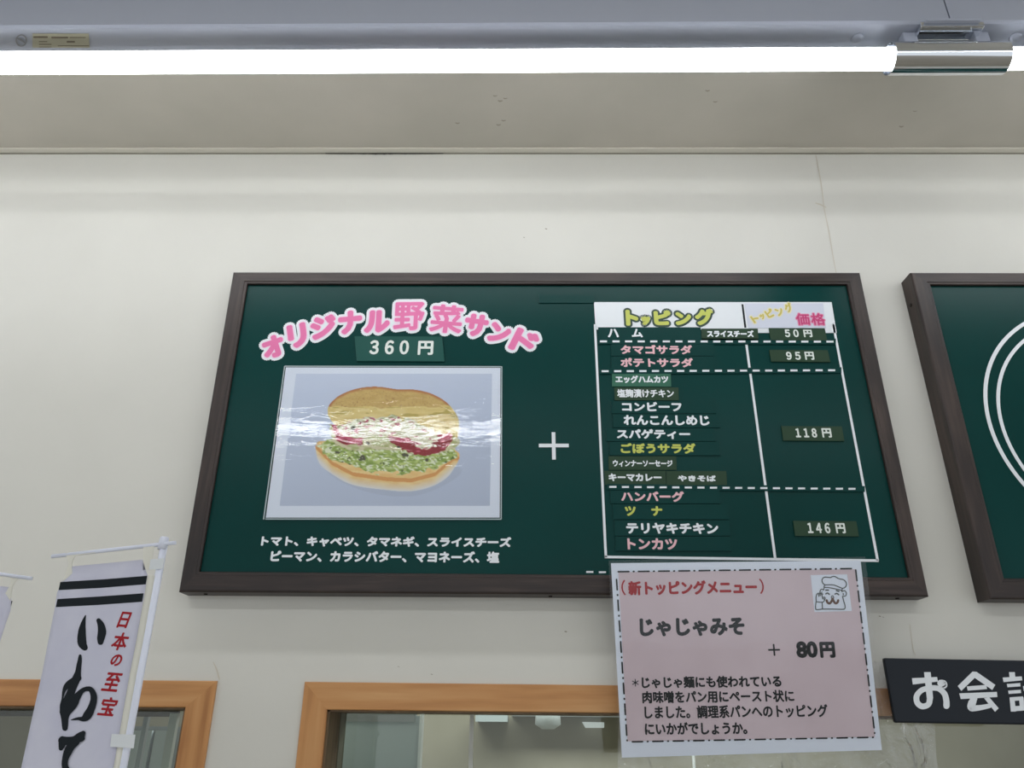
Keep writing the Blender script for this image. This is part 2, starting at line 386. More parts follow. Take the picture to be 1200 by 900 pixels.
# ------------------------------------------------------------------ ceiling lamps
SP = hplane(1.05)
_l, _r = SP.at(0, 73.6), SP.at(1000, 69.2)
SLOPE = (_r.y-_l.y)/(_r.x-_l.x)   # the lamp row is not quite parallel to the wall
JX = SP.at(1111, 69).x
TY = _l.y+SLOPE*(JX-_l.x)       # axis of the row at the joint of the two lamps
LAM = math.atan(SLOPE)
def unrot(p): p = Vector(p); q = p-Vector((JX, TY, p.z)); return Matrix.Rotation(-LAM, 3, 'Z') @ q+Vector((JX, TY, p.z))
def turn(o): o.location = Vector((JX, TY, o.location.z))+Matrix.Rotation(LAM, 3, 'Z') @ (o.location-Vector((JX, TY, o.location.z))); o.rotation_euler.z = LAM
def lamp(name, x0, x1, y, label, group=None, near=-.042, tubes=None):
    o = empty(name, ((x0+x1)/2, y, zc), label, 'ceiling light', group)
    # folded steel body hung from the ceiling
    prof = [(y+near, zc), (y+near, CAMZ+1.104), (y+near+.004, CAMZ+1.1), (y+.040, CAMZ+1.1), (y+.044, CAMZ+1.104), (y+.044, zc)]
    v = [(x, a, b) for x in (x0, x1) for a, b in prof]; k = 6
    meshobj('lamp_body', v, [(i, i+1, k+i+1, k+i) for i in range(k-1)]+[(k-1, 0, k, 2*k-1), tuple(range(k)), tuple(range(2*k-1, k-1, -1))], M_BODY, o)
    # tube: glowing lower side, white back
    R_ = .019; n = 24; zz = CAMZ+1.05; tx0, tx1 = tubes or (x0+.02, x1-.02)
    for nm, a0, a1, m_ in (('tube_diffuser', 155, 385, M_TUBE), ('tube_back', 25, 155, M_TRIM)):
        v = []; 
        for x in (tx0, tx1):
            v += [(x, y+R_*math.cos(math.radians(a0+(a1-a0)*i/n)), zz+R_*math.sin(math.radians(a0+(a1-a0)*i/n))) for i in range(n+1)]
        t = meshobj(nm, v, [(i, i+1, n+2+i, n+1+i) for i in range(n)]+[tuple(range(n+1)), tuple(range(2*n+1, n, -1))], m_, o)
        for p in t.data.polygons: p.use_smooth = len(p.vertices) == 4
    for x in (x0+.06, x1-.06): # socket stems carrying the tube
        box('tube_socket', (x-.012, y-.012, CAMZ+1.06), (x+.012, y+.012, CAMZ+1.1), M_BODY, o, .002)
    return o
near_y = unrot(hplane(1.1).at(600, 28.5)).y - TY
lA = lamp('ceiling_light', JX-2.45, JX-.0012, TY, 'long glowing tube light running from the left edge to the chrome sleeve', near=near_y, tubes=(JX-2.43, JX))
lB = lamp('ceiling_light', JX+.0012, JX+1.6, TY, 'tube light right of the chrome sleeve, only its short glowing end in view', near=near_y, tubes=(JX+.0005, JX+1.58))
lC = lamp('ceiling_light', -1.6, 1.6, -.09, 'tube light overhead above the viewer, parallel to the wall row')
lD = lamp('ceiling_light', -1.6, 1.6, -3.3, 'unseen tube light added far behind the viewer as front fill for the wall')  # extra row out of view, added to light the wall from the front
UPn = hplane(1.0992)
def screw(px, py, parent):
    c = unrot(UPn.at(px, py)); o = tube('screw_dome', [c+Vector((0, 0, .001)), c-Vector((0, 0, .002)), c-Vector((0, 0, .0042))], [.0105, .009, .004], M_BODY, parent)
    tube('screw_slot', [c-Vector((0, 0, .004)), c-Vector((0, 0, .005))], [.0028, .0022], M_SCREW, o, 8)
screw(1005, 45, lA); screw(1190, 44, lB)
# chrome sleeve over the junction
SL = empty('chrome_sleeve', (JX, TY, CAMZ+1.05), 'shiny chrome sleeve clamped over the joint of the two tube lights', 'light fitting')
sx0, sx1 = SP.at(1040, 72).x, SP.at(1173, 72).x; n = 40; v = []
for R_ in (.0275, .0262):
    for x in (sx0, sx1):
        v += [(x, TY+R_*math.cos(2*math.pi*i/n), CAMZ+1.05+R_*math.sin(2*math.pi*i/n)) for i in range(n)]
fs = []
for i in range(n):
    j = (i+1) % n; fs += [(i, j, n+j, n+i), (2*n+i, 2*n+j, 3*n+j, 3*n+i), (i, j, 2*n+j, 2*n+i), (n+i, n+j, 3*n+j, 3*n+i)]
o = meshobj('sleeve_shell', v, fs, M_CHROME, SL)
for p in o.data.polygons: p.use_smooth = True
e_ = o.modifiers.new('es', 'EDGE_SPLIT'); e_.split_angle = math.radians(40)
bx0, bx1 = UPn.at(1070, 40).x, UPn.at(1143, 40).x
box('bracket_plate', (bx0, TY-.034, CAMZ+1.088), (bx1, TY-.004, CAMZ+1.099), M_CHROME, SL, .002)
box('bracket_lip', (bx0+.008, TY-.040, CAMZ+1.095), (bx1-.008, TY-.030, CAMZ+1.0995), M_BODY, SL, .001)
class _U:
    n = UPn.n
    def at(s, *a): return unrot(UPn_.at(*a))
UPn_, UPn = UPn, _U()
# maker's caution sticker on the underside of the lamp
o = pslab('caution_sticker', [(38, 39.5), (104, 39.5), (105, 56), (38, 56)], UPn, .0006, .0005, M_LABEL, lA)
it = []
for x0, x1, y, r in ((40, 44, 43.5, 1), (45, 55, 43.5, 1.1), (61, 79, 44, 1), (82, 100, 44, .5), (46, 55, 48.8, .5), (46, 60, 52, .55), (79, 87, 49, 1), (68, 104, 53.8, .45), (46, 60, 55, .3)):
    stroke([(x0, y, r), ((x0+x1)/2, y, r), (x1, y, r)], UPn, .0008, it, n=3)
joined('micro_print', it, mat('faded_print', (110, 100, 84), .6), lA)
it = []; c = [(25+6*math.cos(a), 47.5+6.5*math.sin(a), .8) for a in np.linspace(0, 2*math.pi, 20)]
stroke(c, UPn, .0006, it, n=2); stroke([(20, 45, .7), (25, 47, 1.2), (29, 50, .7)], UPn, .0006, it, n=3)
joined('embossed_mark', it, mat('embossed_grey', (136, 137, 140), .4), lA)

for o_ in (lA, lB, SL): turn(o_)
# ------------------------------------------------------------------ menu boards
BF = vplane(1.33); BP = vplane(1.338)
PROF = [(0, .041), (0, .003), (.05, .0005), (.1, 0), (.80, 0), (.84, .0012), (.97, .0016), (1, .003), (1, .041)]
def board(O, I, label, side_labels=None):
    "O, I: outer and inner front corners TL TR BR BL"
    o = empty('menu_board', ((O[3].x+O[2].x)/2, WY, O[3].z), label, 'menu board', None)
    for a, b, m_ in ((0, 1, M_FR_H), (1, 2, M_FR_V), (2, 3, M_FR_H), (3, 0, M_FR_V)):
        rail('frame_rail', O[a], O[b], I[a], I[b], PROF, m_, o)
    slab('green_panel', [p+Vector((0, .008, 0)) for p in I], (0, -1, 0), .006, M_BOARD, o)
    return o
O1 = [BF.at(*p) for p in ((273, 318.5), (1008, 319), (1089, 699), (209, 693.5))]
I1 = [BF.at(*p) for p in ((289.5, 332), (993, 332.5), (1066.5, 676.5), (233, 669.5))]
MB = board(O1, I1, 'green menu board with dark brown frame, sandwich photo and topping table')
O2 = [BF.at(1067, 319)]; I2 = [BF.at(1091, 333)]; bl = BF.at(1161, 702); ibl = BF.at(1177.5, 677.5)
wd = 1.27
O2 += [O2[0]+Vector((wd, 0, 0)), bl+Vector((wd, 0, 0)), bl]
I2 += [Vector((O2[1].x-.034, 1.33, I2[0].z)), Vector((O2[2].x-.034, 1.33, ibl.z)), ibl]
MB2 = board(O2, I2, 'green board at the right edge, cut by the frame, with white double circle')
for B_, pts in ((MB, ((242, 696.2), (1050, 701.5), (645, 698.5))), (MB2, ((1180, 706),))):
    for px, py in pts:
        c = hplane(O1[2].z-CAMZ).at(px, py); c = Vector((c.x, 1.35, c.z)); tube('frame_screw', [c+Vector((0, 0, .001)), c-Vector((0, 0, .0022))], [.004, .003], M_SCREW, B_, 10)
c = Vector((O2[0].x, 1.356, BF.at(1067, 350).z)); tube('frame_screw', [c+Vector((.001, 0, 0)), c-Vector((.002, 0, 0))], [.0045, .0035], M_SCREW, MB2, 10)
# double circle on the second board
def circ3(pts):
    (x1, y1), (x2, y2), (x3, y3) = pts
    A = np.array([[2*(x2-x1), 2*(y2-y1)], [2*(x3-x1), 2*(y3-y1)]]); b = np.array([x2**2+y2**2-x1**2-y1**2, x3**2+y3**2-x1**2-y1**2])
    c = np.linalg.solve(A, b); return c, math.hypot(x1-c[0], y1-c[1])
for tri, wpx in ((((1201, 379), (1154.5, 462), (1201, 569)), .0072), (((1201, 398.5), (1169.5, 466), (1201, 551)), .0065)):
    pts = [(BP.at(*t).x, BP.at(*t).z) for t in tri]; c, R_ = circ3(pts)
    v = []; n = 120
    for d in (.0002, .0008):
        for rr in (R_-wpx/2, R_+wpx/2):
            v += [(c[0]+rr*math.cos(2*math.pi*i/n), 1.338-d, c[1]+rr*math.sin(2*math.pi*i/n)) for i in range(n)]
    fs = []
    for i in range(n):
        j = (i+1) % n; fs += [(2*n+i, 2*n+j, 3*n+j, 3*n+i), (i, j, 2*n+j, 2*n+i), (n+i, n+j, 3*n+j, 3*n+i)]
    meshobj('white_ring', v, fs, M_WHITE, MB2)

# --- what stands on the first board
# topping table: white header and line tape belong to the board
TT = empty('topping_table', BP.at(870, 655, .0), 'large white-outlined topping price table on the right half of the green board', 'chart')
pslab('header_sheet', [(696, 354), (974.5, 354), (980.5, 390), (867, 390), (867, 386), (698, 386)], BP, .0008, .0007, M_WHITE, TT)
def tapeline(a, b, w_, m_, parent, plane=BP, off=.0008, name='line_tape'):
    A, B = plane.at(*a, off), plane.at(*b, off); d = (B-A).normalized(); q = d.cross(plane.n)*(w_/2)
    return slab(name, [A-q, B-q, B+q, A+q], plane.n, .0005, m_, parent)
PXM = .00147
tapeline((697.2, 380), (710, 653), 3*PXM, M_WHITE, TT); tapeline((708.6, 652.6), (1029.5, 657), 3*PXM, M_WHITE, TT)
tapeline((976.5, 380), (1028.6, 657), 3*PXM, M_WHITE, TT); tapeline((874.5, 402), (908.5, 654.5), 3*PXM, M_WHITE, TT)
tapeline((870, 356.5), (873.5, 384), 2.6*PXM, M_INK, TT, off=.0011)
def outlined(parent, s, boxes, m1, m0, b1, b0, plane=BP, off=.0012, rots=None, name='letter', base='letter_rim', extra=None):
    rim = []
    for q, ch in enumerate(s):
        x0, y0, x1, y1 = boxes[q]; r = rots[q] if rots else 0
        letters('', ch, plane, off, x0-b0, y0-b0, x1+b0, y1+b0, None, None, bold=b0+b1, rot=r, join=rim, k=16)
    rb = joined(base, rim, m0, parent)
    if extra:
        mid = []
        for q, ch in enumerate(s):
            x0, y0, x1, y1 = boxes[q]; r = rots[q] if rots else 0; e_ = extra[1]
            letters('', ch, plane, off+.0002, x0-e_, y0-e_, x1+e_, y1+e_, None, None, bold=e_+b1, rot=r, join=mid, k=12)
        joined('inner_rim', mid, extra[0], parent)
    for q, ch in enumerate(s):
        letters(name, ch, plane, off+.0004, *boxes[q], m1, parent, bold=b1*(.55 if ch in '野菜' else 1), rot=rots[q] if rots else 0, k=12)
outlined(TT, 'トッピング', [(733, 363.5, 748, 382), (751, 371, 762, 381.5), (766, 364, 786, 381.5), (791, 366, 810, 381.5), (814, 362, 836, 381.5)], M_YEL, M_DKG, 1.6, 2.4)
# blank strip, price sheet
PS = empty('price_heading_card', BP.at(918, 384), 'small lilac-white card with golden and pink heading in the table corner', 'card')
pslab('card', [(872.5, 355.5), (964.5, 355.5), (968, 384.3), (877, 384.3)], BP, .0019, .001, M_LILAC, PS)
cs = [(884.5, 374), (893, 371.5), (901.5, 367.5), (913, 365.5), (923.5, 361)]; sz = [8.5, 6, 9.5, 9, 10]
outlined(PS, 'トッピング', [(x-s/2, y-s/2+.3, x+s/2, y+s/2+.3) for (x, y), s in zip(cs, sz)], M_GOLD, M_CREAM, .55, 1.3, off=.0022, rots=[26]*5)
outlined(PS, '価格', [(932.5, 367.8, 948, 381.6), (950, 367.8, 966, 381.6)], M_CRIM, mat('rose_ink', (226, 150, 180), .5), .35, 1.1, off=.0022)
tag(pslab('blank_magnet_strip', [(631, 345), (696, 345), (696.5, 355), (631.5, 355)], BP, .0022, .0022, M_STRIP), 'short blank dark green strip at the board top, left of the topping table', 'magnet strip')

def dashes(y0, y1, x0, x1, first, n, label, off=.0024):
    "dark strip with white dashes"
    o = empty('dashed_strip', BP.at((x0+x1)/2, (y0+y1)/2), label, 'magnet strip', 'dashed dividing strips on the board')
    yy = lambda x: y0+(y1-y0)*(x-x0)/(x1-x0)
    pslab('strip', [(x0, y0-3.4), (x1, y1-3.4), (x1, y1+3.2), (x0, y0+3.2)], BP, off, off-.0001, M_STRIP, o)
    for i in range(n):
        a = first+i*14.75
        if a+8.3 > x1: break
        pslab('dash', [(a, yy(a)-1.1), (a+8.3, yy(a)-1.1), (a+8.3, yy(a)+1.1), (a, yy(a)+1.1)], BP, off+.0003, .0002, M_WHITE, o)
dashes(400, 400.3, 701, 979.5, 703, 19, 'dashed strip right under the ham row, topmost of the dashed strips')
dashes(435, 433.8, 703, 986, 705, 19, 'dashed strip just below the pink potato salad row')
dashes(570.5, 573, 711, 1013.5, 714, 21, 'dashed strip between the curry row and the pink hamburg row')
dashes(670.2, 671.5, 685, 745, 687, 4, 'short dashed strip at the board bottom, partly behind the pink notice')

def strip(s, box_, tb, m_, ml, label, bold=.55, off=.0021, tilt=0, sep=None, name='menu_strip', group='topping name strips', cat='label strip', tilt_s=0):
    x0, y0, x1, y1 = box_; o = empty(name, BP.at((x0+x1)/2, (y0+y1)/2), label, cat, group)
    sk = (y1-y0)*.04+.4
    pslab('strip', [(x0, y0), (x1, y0+tilt_s), (x1+sk*(1 if x1 > 800 else .6), y1+tilt_s), (x0+sk*.4, y1)], BP, off, off-.0002 if off < .003 else .0012, m_, o)
    if sep:
        for ch, bx in zip(s, sep): letters('lettering', ch, BP, off+.00025, *bx, ml, o, bold=bold)
    else: letters('lettering', s, BP, off+.00025, *tb, ml, o, bold=bold, tilt=tilt)
    return o
D, W_, G_, Y_, K_ = M_STRIP, M_WHITE, M_OLIVE, M_YEL, M_PINK
strip('ハム', (701, 383.5, 821, 397), None, D, W_, 'dark green strip with white two-character ham lettering, top row of the table', sep=[(712, 386, 725, 396), (740, 386, 753, 396)], bold=.6)
strip('スライスチーズ', (822, 385, 888, 398.5), (828, 387.7, 883, 395.8), G_, W_, 'olive sliced-cheese strip right of the ham strip in the top row', off=.0024)
strip('タマゴサラダ', (716, 403.5, 836, 417), (727, 404.8, 811, 415.8), D, K_, 'dark strip with pink egg salad lettering, upper of the two pink salads', bold=.65)
strip('ポテトサラダ', (716, 417.6, 839, 431.6), (727, 420, 812, 431), D, K_, 'dark strip with pink potato salad lettering, below the pink egg salad', bold=.65)
strip('エッグハムカツ', (717, 438, 786, 453), (721, 440.5, 783, 449.5), M_EMER, W_, 'bright emerald strip with white egg ham cutlet lettering')
strip('塩麹漬けチキン', (720, 454, 795, 469), (723, 456.5, 789.5, 466.5), G_, W_, 'olive strip with white salted chicken lettering below the emerald strip', bold=.4)
strip('コンビーフ', (716, 470, 838, 484.5), (728.5, 471.5, 798.5, 482.5), D, W_, 'dark strip with white corned beef lettering', bold=.7)
strip('れんこんしめじ', (718, 485.2, 843, 501), (730.5, 487, 831, 499), D, W_, 'dark strip with white lotus root and mushroom hiragana lettering', bold=.7)
strip('スパゲティー', (710, 501.8, 838, 517), (722.5, 503.3, 808.5, 515), D, W_, 'dark strip with white spaghetti lettering', bold=.7)
strip('ごぼうサラダ', (714, 517.8, 843, 533.6), (727, 519.8, 815, 532), D, Y_, 'dark strip with yellow burdock salad lettering', bold=.7)
strip('ウィンナーソーセージ', (713, 534.6, 792.5, 550.6), (718, 539.6, 788, 547.6), G_, W_, 'olive strip with narrow white wiener sausage lettering', bold=.4)
strip('キーマカレー', (708.5, 551.6, 780, 568), (713, 555.3, 775, 564.5), G_, W_, 'olive keema curry strip, left one of the pair above the lowest dashes', bold=.6)
strip('やきそば', (780.8, 552, 851, 568.4), (794, 557.5, 838.5, 564.8), G_, W_, 'olive fried noodle strip, right one of the pair above the lowest dashes', bold=.5, off=.0026)
strip('ハンバーグ', (715, 574.6, 843, 590), (727.5, 576, 801.5, 588.5), D, K_, 'dark strip with pink hamburg steak lettering below the olive pair', bold=.7)
strip('ツナ', (718, 591, 853, 608.6), None, D, Y_, 'dark strip with two wide-set yellow tuna characters', sep=[(732, 593.5, 745, 605), (763, 593.5, 776, 605)], bold=.75)
strip('テリヤキチキン', (720, 609.8, 855, 627.8), (733.5, 613, 841.5, 626), D, W_, 'dark strip with white teriyaki chicken lettering', bold=.75)
strip('トンカツ', (721, 628.8, 856, 645.6), (735, 631, 793.5, 644.5), D, K_, 'dark strip with pink pork cutlet lettering, lowest row of the table', bold=.75)
PG = 'green price labels'
def price(s, b, parts, m_, label, bold=.45, off=.0030, name='price_label'):
    x0, y0, x1, y1 = b; o = empty(name, BP.at((x0+x1)/2, (y0+y1)/2), label, 'price label', PG)
    pslab('strip', [(x0, y0), (x1, y0+.4), (x1+3, y1+.6), (x0+2.4, y1)], BP, off, .0024, m_, o)
    for t, bx in parts: letters('lettering', t, BP, off+.00025, *bx, M_CREAMW, o, bold=bold)
M_CREAMW = mat('cream_white_print', (226, 232, 226), .5)
price('50円', (901, 384.3, 966.5, 398.3), [('５０', (919, 386.8, 935.3, 396)), ('円', (941, 387.2, 951, 396))], G_, 'olive price label reading 50 yen in the table header row', .5)
price('95円', (901.5, 410, 970, 423.6), [('９５', (920.7, 413, 937.5, 422.5)), ('円', (942.5, 413, 953.2, 422.5))], G_, 'olive price label reading 95 yen, beside the two pink salad rows', .5)
price('118円', (915.6, 499.3, 986.5, 516.2), [('１１８', (931.5, 502.5, 956.5, 513.5)), ('円', (962.5, 502.5, 973.5, 513.5))], G_, 'olive price label reading 118 yen, in the middle of the price column', .55)
price('146円', (929.5, 610.3, 1003.5, 628), [('１４６', (945.5, 613, 972, 625.5)), ('円', (978.5, 613.5, 989.7, 625.5))], G_, 'olive price label reading 146 yen, lowest in the price column', .55)
price('360円', (415.5, 394, 518, 423), [('３６０', (433.5, 399.5, 479.5, 416.2)), ('円', (490, 400.3, 508, 416.8))], M_STRIP2, 'large deep green label reading 360 yen under the pink title', .8)

# pink arched title
TS = empty('title_sticker', BP.at(470, 400), 'pink arched vegetable sandwich title with white outline', 'sticker')
T = [('オ', 320.5, 406.5, 23, 24, 22), ('リ', 348.5, 393.5, 20, 26, 14), ('ジ', 379, 383.5, 27, 25, 10), ('ナ', 410.5, 378, 25, 25, 6), ('ル', 442, 377, 27, 24, 2),
     ('野', 479.5, 370.7, 32, 30, 1), ('菜', 523.5, 374, 34, 30, -5), ('サ', 558, 381.5, 25, 24, -9), ('ン', 585.5, 390.5, 23, 21, -14), ('ド', 614.5, 401, 27, 25, -24)]
outlined(TS, [t[0] for t in T], [(x-a*.56, y-b*.55, x+a*.56, y+b*.55) for _, x, y, a, b, _r in T], M_HOT, M_WHITE, 2.1, 3.7, off=.0008, rots=[t[5] for t in T], base='white_backing', extra=(M_HOTB, 1.2))
# plus and ingredient lines painted on the board
P_ = empty('plus_sign', BP.at(649, 522), 'white plus sign on the green board between photo and table', 'lettering')
tapeline((631.5, 522), (666.5, 522), 4.6*PXM, M_WHITE, P_, name='stroke_bar'); tapeline((648.6, 506.5), (649.2, 538.5), 4.6*PXM, M_WHITE, P_, off=.0009, name='stroke_bar')
IG = empty('ingredient_lettering', BP.at(450, 645), 'two lines of small white ingredient lettering below the sandwich photo', 'lettering')
def line_cells(s, x0, x1, y0, y1, m_, parent, plane, off, bold, tilt=0, full=None, small='ャュョッィゃょっゅ、。ー'):
    "evenly pitched characters: one mesh per line"
    gl = []; n = len(s); c_, Wp, Hp = rect(plane, x0, y0, x1, y1); letters('lettering', s, plane, off, x0, y0, x1, y1, m_, parent, bold=bold, tilt=tilt)
line_cells('トマト、キャベツ、タマネギ、スライスチーズ', 306, 599, 628.5, 641, M_WHITE, IG, BP, .0004, .75)
line_cells('ピーマン、カラシバター、マヨネーズ、塩', 317, 585, 645.5, 659, M_WHITE, IG, BP, .0004, .75)

# ------------------------------------------------------------------ laminated sandwich photo
PH = empty('laminated_photo', BP.at(448, 608), 'laminated photo of a stuffed sandwich on the left of the green board', 'photo')
pslab('white_sheet', [(335, 430.5), (586.5, 431), (585.5, 606.5), (311.5, 606.5)], BP, .0014, .0012, M_PAPER, PH)
def vnoise(x, y, sx_, sy_, seed):
    r = np.random.default_rng(seed); g = r.random((64, 64)); X = (x/sx_) % 63; Y = (y/sy_) % 63
    i = X.astype(int); j = Y.astype(int); fx = X-i; fy = Y-j; fx = fx*fx*(3-2*fx); fy = fy*fy*(3-2*fy); i2 = (i+1) % 64; j2 = (j+1) % 64
    return (g[j, i]*(1-fx)+g[j, i2]*fx)*(1-fy)+(g[j2, i]*(1-fx)+g[j2, i2]*fx)*fy
def inpoly(x, y, poly):
    r = np.zeros(x.shape, bool); n = len(poly)
    for a in range(n):
        (x1, y1), (x2, y2) = poly[a], poly[(a+1) % n]
        if y1 == y2: continue
        c = ((y1 > y) != (y2 > y)) & (x < (x2-x1)*(y-y1)/(y2-y1)+x1); r ^= c
    return r
NX, NY = 380, 250
uu, vv = np.meshgrid(np.linspace(0, 1, NX), np.linspace(0, 1, NY))
Yz = 65+vv*563; Xz = (208-71*vv)+uu*((1042-9*vv)-(208-71*vv))
img = np.zeros((NY, NX, 3)); img[:] = (204, 215, 236); img -= (vv*14+uu*6)[..., None]
def put(mask, colr): img[mask] = (np.broadcast_to(np.asarray(colr, float), img.shape))[mask]
def curve(pts): return [tuple(q[:2]) for q in smooth_pts([(a, b, 0) for a, b in pts]+[(pts[0][0], pts[0][1], 0)], 5)]
def mixc(a, b, t): t = np.clip(t, 0, 1)[..., None]; return np.asarray(a, float)*(1-t)+np.asarray(b, float)*t
wx = Xz+14*(vnoise(Xz, Yz, 14, 10, 1)-.5); wy = Yz+12*(vnoise(Xz, Yz, 14, 10, 2)-.5)
wx2 = Xz+34*(vnoise(Xz, Yz, 20, 12, 3)-.5); wy2 = Yz+30*(vnoise(Xz, Yz, 22, 12, 4)-.5)
sh = curve([(300, 420), (360, 510), (520, 575), (700, 590), (850, 540), (900, 470), (600, 400)])
m1 = inpoly(Xz, Yz, sh); img[m1] *= .96
low = curve([(288, 385), (330, 362), (600, 400), (885, 400), (872, 490), (800, 545), (700, 570), (600, 566), (450, 545), (360, 500), (305, 455)])
n1 = vnoise(Xz, Yz, 30, 12, 8); n2 = vnoise(Xz, Yz, 7, 5, 9)
mk = inpoly(Xz, Yz, low)
yl = np.interp(Xz, [290, 360, 450, 600, 700, 800, 880], [430, 500, 545, 566, 570, 545, 480])
put(mk, mixc(mixc((232, 190, 118), (240, 212, 150), n1+.3*n2), (226, 224, 222), 1-(yl-Yz)/34))
mk2 = mk & ((yl-Yz) > 36) & ((yl-Yz) < 52); img[mk2] = img[mk2]*.0+np.array((222, 160, 92))
top = curve([(342, 250), (345, 212), (380, 172), (430, 145), (490, 128), (560, 124), (640, 136), (700, 136), (770, 150), (830, 180), (872, 220), (898, 265), (900, 320), (885, 360), (820, 345), (700, 330), (560, 320), (430, 320), (370, 290)])
mk = inpoly(Xz, Yz, top)
yt = np.interp(Xz, [340, 380, 430, 490, 560, 640, 700, 770, 830, 872, 900], [220, 172, 145, 128, 124, 136, 136, 150, 180, 220, 275])
cb = mixc((196, 160, 88), (214, 184, 112), n1*.7+n2*.5)
cb = mixc((186, 118, 66), cb, (Yz-yt)/11-.2)
cb = np.where((Yz > 215+22*(n1-.5))[..., None], mixc((222, 198, 120), (234, 216, 152), n1), cb)
spk = (vnoise(Xz, Yz, 4, 4, 15) > .86) & (Yz < 225); cb = np.where(spk[..., None], (176, 132, 74), cb)
pt = (vnoise(Xz, Yz, 34, 9, 16) > .72) & (Yz > 215) & (Yz < 310); cb = np.where(pt[..., None], (196, 176, 92), cb)
put(mk, cb)
let = curve([(305, 385), (340, 352), (430, 372), (540, 360), (640, 372), (760, 400), (880, 372), (896, 430), (850, 465), (760, 488), (640, 497), (540, 490), (430, 462), (340, 430)])
mk = inpoly(wx2, wy2, let)
s1 = vnoise(Xz+Yz*.6, Yz*1.0, 16, 6, 20); s2 = vnoise(Xz-Yz*.8, Yz, 10, 5, 21); s3 = vnoise(Xz, Yz, 7, 5, 22)
lc = mixc((132, 160, 66), (196, 212, 128), s1*1.4-.2); lc = mixc(lc, (228, 234, 204), (s2-.55)*5); lc = mixc(lc, (70, 84, 44), (.2-s3)*7)
put(mk, lc)
core = curve([(350, 290), (500, 300), (700, 320), (880, 340), (890, 390), (760, 420), (600, 400), (450, 400), (370, 370)])
mk = inpoly(wx, wy, core); put(mk, mixc((214, 208, 172), (176, 184, 120), (vnoise(Xz, Yz, 18, 8, 50)-.4)*3))
for poly, sd in (([(362, 288), (392, 296), (440, 340), (486, 352), (488, 378), (420, 378), (382, 360), (366, 325)], 1), ([(590, 340), (660, 352), (740, 350), (820, 335), (868, 328), (876, 366), (840, 400), (780, 422), (720, 420), (660, 398), (612, 366)], 2)):
    mk = inpoly(wx, wy, poly); q = vnoise(Xz, Yz, 26, 7, 30+sd)
    put(mk, mixc((206, 96, 124), (150, 28, 44), (q-.35)*4+(Yz-360)/60))
mayo = curve([(388, 300), (420, 275), (500, 262), (620, 258), (720, 280), (800, 322), (800, 375), (750, 392), (690, 350), (600, 338), (500, 352), (440, 348), (395, 335)])
mk = inpoly(wx2, wy2, mayo); q = vnoise(Xz, Yz, 22, 8, 40); q2 = vnoise(Xz, Yz, 9, 5, 41)
mc = mixc((236, 232, 208), (214, 214, 186), q); mc = mixc(mc, (158, 170, 112), (q2-.66)*8*(Yz < 305)); mc = mixc(mc, (190, 84, 108), (vnoise(Xz, Yz, 15, 8, 42)-.72)*9); mc = mixc(mc, (96, 80, 66), (vnoise(Xz, Yz, 8, 4, 43)-.88)*14)
put(mk, mc)
for cx_, cy_, rr in ((490, 436, 13), (515, 372, 9), (672, 424, 11), (765, 440, 11), (382, 412, 8), (447, 306, 9), (640, 386, 8)):
    put(((wx-cx_)**2+((wy-cy_)*1.3)**2) < rr**2, (84, 84, 62))
img = np.clip(img, 0, 255)
pc = [BP.at(*q, .00155) for q in ((347, 438), (576.6, 438), (574, 592.7), (327.7, 592.7))]
V = []
P4 = [np.array(p) for p in pc]
for j in range(NY):
    v_ = j/(NY-1)
    a = P4[0]*(1-v_)+P4[3]*v_; b = P4[1]*(1-v_)+P4[2]*v_; u_ = np.linspace(0, 1, NX)[:, None]
    V.append(a*(1-u_)+b*u_)
V = np.concatenate(V); idx = np.arange(NX*NY).reshape(NY, NX)
Fq = np.stack([idx[:-1, :-1], idx[1:, :-1], idx[1:, 1:], idx[:-1, 1:]], -1).reshape(-1, 4)
me = bpy.data.meshes.new('printed_picture'); me.from_pydata(V.tolist(), [], Fq.tolist())
ca_ = me.color_attributes.new('print', 'FLOAT_COLOR', 'POINT')
l_ = img.reshape(-1, 3)/255; l_ = np.where(l_ <= .04045, l_/12.92, ((l_+.055)/1.055)**2.4)
ca_.data.foreach_set('color', np.concatenate([l_, np.ones((len(l_), 1))], 1).astype('f').ravel())
mp_ = mat('printed_photo_ink', (200, 200, 200), .5); at_ = mp_.node_tree.nodes.new('ShaderNodeAttribute'); at_.attribute_name = 'print'
mp_.node_tree.links.new(at_.outputs['Color'], mp_.node_tree.nodes['Principled BSDF'].inputs['Base Color']); me.materials.append(mp_)
o = bpy.data.objects.new('printed_picture', me); COL.objects.link(o); setparent(o, PH)
slab('laminate_sheet', [BP.at(*q, .0021) for q in ((333.3, 428.6), (588.4, 429.3), (587.6, 609), (308.4, 609))], BP.n, .0002, M_LAM, PH)
for o_ in [o_ for o_ in PH.children if o_.name.startswith('laminate_sheet')]: o_.data.materials[0] = M_LAM
for a, b in (((311, 608.2), (587.5, 608.4)), ((588, 429.5), (587.3, 608.5)), ((333.6, 429), (588, 429.6)), ((333.5, 429), (308.8, 608.6))):
    tapeline(a, b, 1.3*PXM, mat('sealed_film_rim', (176, 190, 194), .3), PH, off=.0024, name='film_rim')

